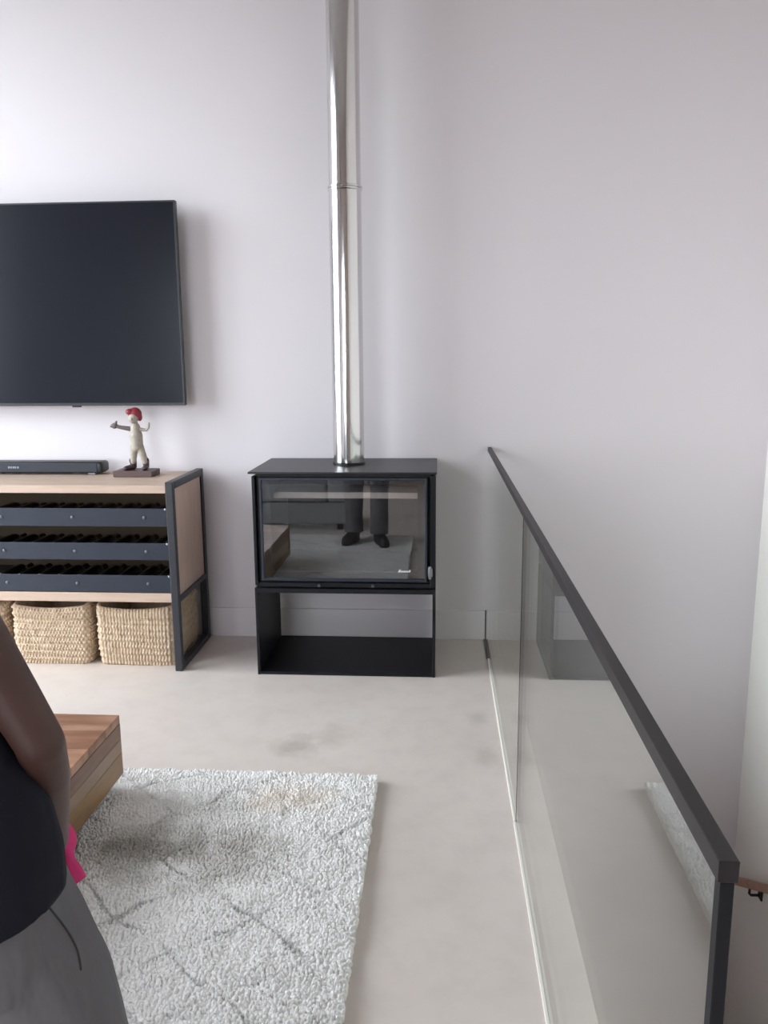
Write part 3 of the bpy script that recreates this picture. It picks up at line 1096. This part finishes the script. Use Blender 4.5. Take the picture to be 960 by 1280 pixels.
for x in (FX0 + 0.1, FX1 - 0.1):
    for y in (FYB + 0.1, FYF - 0.12):
        part('foot', B(x - 0.025, x + 0.025, y - 0.025, y + 0.025, 0, 0.06), 'edge_dark', sf)

# ------------------------------------------------------------------ person at the left edge
PE = thing('person', 'person in a dark navy t-shirt and grey jeans, elbow bent, beside the coffee table', 'person', (-0.58, -3.36, 0.03))
Gz = 0.0265
pel = Vector((-0.600, -3.395, 0.93))
che = Vector((-0.745, -3.36, 1.25))
nek = Vector((-0.785, -3.35, 1.44))
shR, elR, wrR = Vector((-0.622, -3.375, 1.370)), Vector((-0.459, -3.390, 1.066)), Vector((-0.522, -3.268, 0.862))
shL, elL, wrL = Vector((-0.935, -3.345, 1.365)), Vector((-0.975, -3.33, 1.07)), Vector((-0.90, -3.15, 0.95))
hipR, knR, anR = Vector((-0.548, -3.39, 0.90)), Vector((-0.476, -3.345, 0.50)), Vector((-0.480, -3.335, 0.10))
hipL, knL, anL = Vector((-0.690, -3.39, 0.90)), Vector((-0.685, -3.36, 0.50)), Vector((-0.690, -3.40, 0.10))


def person_body():
    bm = bmesh.new()
    # trunk
    ball(bm, pel, 0.15, 0.95, 0.66, 0.85)
    bone(bm, pel + Vector((0, 0, 0.03)), 0.092, pel.lerp(che, 0.55), 0.098)
    ball(bm, che, 0.15, 1.05, 0.78, 1.15)
    bone(bm, che + Vector((0.07, 0, 0.07)), 0.085, shR + Vector((-0.02, 0, 0)), 0.062)
    bone(bm, che + Vector((-0.07, 0, 0.07)), 0.085, shL + Vector((0.02, 0, 0)), 0.062)
    bone(bm, nek + Vector((0.01, 0, -0.06)), 0.062, nek + Vector((-0.015, 0.02, 0.06)), 0.054)
    # head, turned down towards the table
    hc = nek + Vector((-0.02, 0.045, 0.165))
    ball(bm, hc, 0.095, 0.82, 1.0, 1.15)
    ball(bm, hc + Vector((0, 0.045, -0.06)), 0.058, 0.9, 1, 0.95)
    bone(bm, hc + Vector((0, 0.088, 0.008)), 0.010, hc + Vector((0, 0.108, -0.026)), 0.015)
    ball(bm, hc + Vector((0, 0.092, -0.058)), 0.018, 1.3, 0.6, 0.55)
    ball(bm, hc + Vector((0, 0.085, -0.095)), 0.024, 1.1, 0.8, 0.8)
    for sx in (-1, 1):
        ball(bm, hc + Vector((sx * 0.080, -0.004, -0.012)), 0.026, 0.35, 0.8, 1.15)
    # arms
    for sh, el, wr, sgn in ((shR, elR, wrR, 1), (shL, elL, wrL, -1)):
        bone(bm, sh, 0.050, sh.lerp(el, 0.4), 0.036)
        bone(bm, sh.lerp(el, 0.4), 0.036, el, 0.028)
        mid = el.lerp(wr, 0.30)
        bone(bm, el, 0.028, mid, 0.031)
        bone(bm, mid, 0.031, wr, 0.023)
    hands(bm)
    # legs
    for hp, kn, an in ((hipR, knR, anR), (hipL, knL, anL)):
        bone(bm, hp, 0.088, hp.lerp(kn, 0.5), 0.070)
        bone(bm, hp.lerp(kn, 0.5), 0.070, kn, 0.052)
        bone(bm, kn, 0.052, kn.lerp(an, 0.35) + Vector((0, -0.015, 0)), 0.053)
        bone(bm, kn.lerp(an, 0.35) + Vector((0, -0.015, 0)), 0.053, an, 0.036)
        bone(bm, an, 0.035, an + Vector((0.02, 0.10, -0.045)), 0.026)
    o = obj('body', bm, 'skin', None)
    remesh(o, 0.0042, 6)
    return P(o, PE), hc


def hands(bm):
    """each hand: palm, four bent fingers of unequal length curling round the held cloth, thumb off the side"""
    for wr, el, ax, sgn in ((wrR, elR, Vector((-0.86, 0.42, -0.12)), 1), (wrL, elL, Vector((0.55, 0.75, -0.2)), -1)):
        f = ax.normalized()                       # fingers point forward-inward
        u = Vector((0, 0, 1))
        u = (u - f * u.dot(f)).normalized()
        s = f.cross(u) * sgn                      # palm normal (towards the body)
        p0 = wr + f * 0.02
        for k, off in enumerate((0.030, 0.010, -0.010, -0.029)):
            kn = wr + f * (0.088 - 0.004 * abs(k - 1)) + u * off
            bone(bm, p0 + u * off * 0.7, 0.016, kn, 0.0125, 10)
            L_ = (0.040, 0.045, 0.042, 0.033)[k]
            a = kn + (f * 0.75 - s * 0.65).normalized() * L_
            b = a + (f * 0.05 - s * 1.0).normalized() * L_ * 0.68
            c = b + (-f * 0.75 - s * 0.6).normalized() * L_ * 0.52
            bone(bm, kn, 0.0115, a, 0.0098, 10)
            bone(bm, a, 0.0098, b, 0.0088, 10)
            bone(bm, b, 0.0088, c, 0.0078, 10)
        t0 = wr + f * 0.028 + u * 0.026
        t1 = t0 + (f * 0.55 + u * 0.75 - s * 0.45).normalized() * 0.045
        t2 = t1 + (f * 0.85 + u * 0.1 - s * 0.6).normalized() * 0.032
        bone(bm, t0, 0.015, t1, 0.0115, 10)
        bone(bm, t1, 0.0115, t2, 0.0095, 10)


body, hc = person_body()


def loft(bm, rings, n=48):
    """closed loft through elliptical rings: (centre, rx, ry, tilt of ring normal)"""
    rs = []
    for c, rx, ry, up in rings:
        q = Vector(up).normalized().to_track_quat('Z', 'Y')
        xa = Vector((1, 0, 0))
        zz = Vector(up).normalized()
        xa = (xa - zz * xa.dot(zz)).normalized()
        ya = zz.cross(xa)
        rs.append([bm.verts.new(Vector(c) + xa * rx * math.cos(2 * PI * k / n) + ya * ry * math.sin(2 * PI * k / n)) for k in range(n)])
    for i in range(len(rs) - 1):
        for k in range(n):
            bm.faces.new((rs[i][k], rs[i][(k + 1) % n], rs[i + 1][(k + 1) % n], rs[i + 1][k]))
    bm.faces.new(rs[0][::-1])
    bm.faces.new(rs[-1])
    return bm


def wrinkle(o, amp, sx, sy, sz, seed=0.0):
    me = o.data
    me.update()
    co = [v.co.copy() for v in me.vertices]
    no = [v.normal.copy() for v in me.vertices]
    for v, c, nn in zip(me.vertices, co, no):
        a = noise.noise(Vector((c.x * sx, c.y * sy, c.z * sz + seed))) + 0.5 * noise.noise(Vector((c.x * sx * 2.1, c.y * sy * 2.1, c.z * sz * 2.1 + seed)))
        v.co = c + nn * amp * a
    me.update()


# t-shirt
bm = bmesh.new()
loft(bm, [((-0.606, -3.415, 0.855), 0.168, 0.128, (-0.16, 0, 1)),
          ((-0.608, -3.415, 0.90), 0.169, 0.128, (-0.18, 0, 1)),
          ((-0.618, -3.413, 0.96), 0.166, 0.126, (-0.25, 0, 1)),
          ((-0.632, -3.408, 1.00), 0.162, 0.124, (-0.32, 0, 1)),
          ((-0.662, -3.395, 1.05), 0.160, 0.124, (-0.38, 0, 1)),
          ((-0.690, -3.365, 1.14), 0.174, 0.138, (-0.40, 0, 1)),
          ((-0.735, -3.360, 1.25), 0.184, 0.140, (-0.36, 0, 1)),
          ((-0.764, -3.355, 1.34), 0.170, 0.118, (-0.28, 0, 1)),
          ((-0.778, -3.350, 1.405), 0.105, 0.085, (-0.2, 0, 1)),
          ((-0.785, -3.350, 1.435), 0.072, 0.070, (-0.2, 0, 1))])
for sh, el in ((shR, elR), (shL, elL)):
    bone(bm, sh + (che - sh) * 0.3, 0.076, sh + Vector((0, 0, -0.005)), 0.064)
    bone(bm, sh + Vector((0, 0, -0.005)), 0.064, sh.lerp(el, 0.34), 0.058)
o = obj('t_shirt', bm, 'navy_cotton', None)
remesh(o, 0.006, 5)
wrinkle(o, 0.004, 9, 9, 5)
P(o, PE)
shirt = o
# jeans
bm = bmesh.new()
loft(bm, [((-0.612, -3.395, 0.78), 0.168, 0.118, (0, 0, 1)), ((-0.612, -3.40, 0.84), 0.162, 0.118, (0, 0, 1)),
          ((-0.606, -3.40, 0.90), 0.145, 0.105, (0, 0, 1)), ((-0.606, -3.40, 0.97), 0.130, 0.098, (0, 0, 1))])
for hp, kn, an in ((hipR, knR, anR), (hipL, knL, anL)):
    bone(bm, hp + Vector((0, 0, -0.04)), 0.095, hp.lerp(kn, 0.5), 0.103)
    bone(bm, hp.lerp(kn, 0.5), 0.103, kn, 0.084)
    bone(bm, kn, 0.080, an + Vector((0, 0, 0.12)), 0.072)
    cyl(bm, an + Vector((0, 0, 0.14)), an + Vector((0, 0.006, 0.005)), 0.073, 0.076, 24)
o = obj('jeans', bm, 'grey_denim', None)
remesh(o, 0.006, 5)
wrinkle(o, 0.005, 11, 11, 8, 4.0)
P(o, PE)
jeans = o
# pocket seam laid on the denim
bv = BVHTree.FromPolygons([v.co for v in jeans.data.vertices], [p.vertices[:] for p in jeans.data.polygons])
seam = []
eye_ = Vector((0.05, -4.3, 1.5))                       # the seam runs over the back of the right hip
for k in range(15):
    s = k / 14
    p = Vector((-0.422 + 0.036 * math.sin(s * PI * 0.55), -3.48, 0.925 - 0.085 * s))
    hit = bv.ray_cast(eye_, (p - eye_).normalized())
    if hit[0] is not None:
        seam.append(hit[0] + hit[1] * 0.0006)
for _ in range(4):
    seam = [seam[0]] + [(seam[i - 1] + seam[i] * 2 + seam[i + 1]) / 4 for i in range(1, len(seam) - 1)] + [seam[-1]]
so = obj('pocket_seam', tube(bmesh.new(), seam, 0.0013, 6), 'denim_seam', None, True)
so.parent = jeans
# boots
for an, ddx in ((anR, 0.055), (anL, -0.05)):
    bm = bmesh.new()
    f = Vector((ddx, 0.16, 0))
    bone(bm, an + Vector((0, 0, 0.05)), 0.052, an + Vector((0, -0.005, -0.01)), 0.048)
    bone(bm, an + Vector((0, -0.02, -0.03)), 0.042, an + f * 0.55 + Vector((0, 0, -0.025)), 0.044)
    bone(bm, an + f * 0.55 + Vector((0, 0, -0.025)), 0.044, an + f + Vector((0, 0, -0.032)), 0.038)
    # sole
    bone(bm, an + Vector((0, -0.02, -0.055)), 0.044, an + f + Vector((0, 0, -0.052)), 0.042)
    o = obj('boot', bm, 'boot_leather', None)
    remesh(o, 0.006, 4)
    for v in o.data.vertices:
        v.co.z = max(v.co.z, Gz)
    P(o, PE)
# hair and eyes
bm = bmesh.new()
ball(bm, hc + Vector((0, -0.012, 0.028)), 0.095, 0.86, 1.0, 1.0)
o = obj('hair', bm, 'black_hair', None)
remesh(o, 0.006, 2)
P(o, PE)
for sx in (-1, 1):
    ey = part('eye', ball(bmesh.new(), hc + Vector((sx * 0.032, 0.0765, 0.0)), 0.0125, 1.15, 1, 0.75, n=12), 'eye_white', PE, True)
    io = obj('iris', ball(bmesh.new(), hc + Vector((sx * 0.032, 0.0835, -0.001)), 0.0068, n=10), 'edge_dark', None, True)
    io.parent = ey

# ------------------------------------------------------------------ pink cloth in the hand
pc = bmesh.new()
grid = []
NU, NV = 30, 40
A0, A1 = Vector((-0.592, -3.205, 0.985)), Vector((-0.526, -3.225, 0.765))
for i in range(NU):
    row = []
    for j in range(NV):
        u, v = i / (NU - 1) - 0.5, j / (NV - 1)
        c = A0.lerp(A1, v)
        w_ = 0.044 + 0.016 * math.sin(v * PI) + 0.02 * noise.noise(Vector((v * 5, 1, 0)))
        fold = 0.018 * math.sin(u * 19 + 4 * v) + 0.012 * noise.noise(Vector((u * 6, v * 7, 2)))
        row.append(pc.verts.new(c + Vector((u * w_, -u * w_ * 0.5, 0.02 * u)) + Vector((0.25, 0.9, 0)).normalized() * fold))
    grid.append(row)
for i in range(NU - 1):
    for j in range(NV - 1):
        pc.faces.new((grid[i][j], grid[i + 1][j], grid[i + 1][j + 1], grid[i][j + 1]))
bmesh.ops.recalc_face_normals(pc, faces=pc.faces[:])
bmesh.ops.solidify(pc, geom=pc.faces[:], thickness=0.003)
tag(obj('cleaning_cloth', pc, 'pink_cloth', None, True, None), 'crumpled bright pink cloth held at the hip of the person', 'cloth')
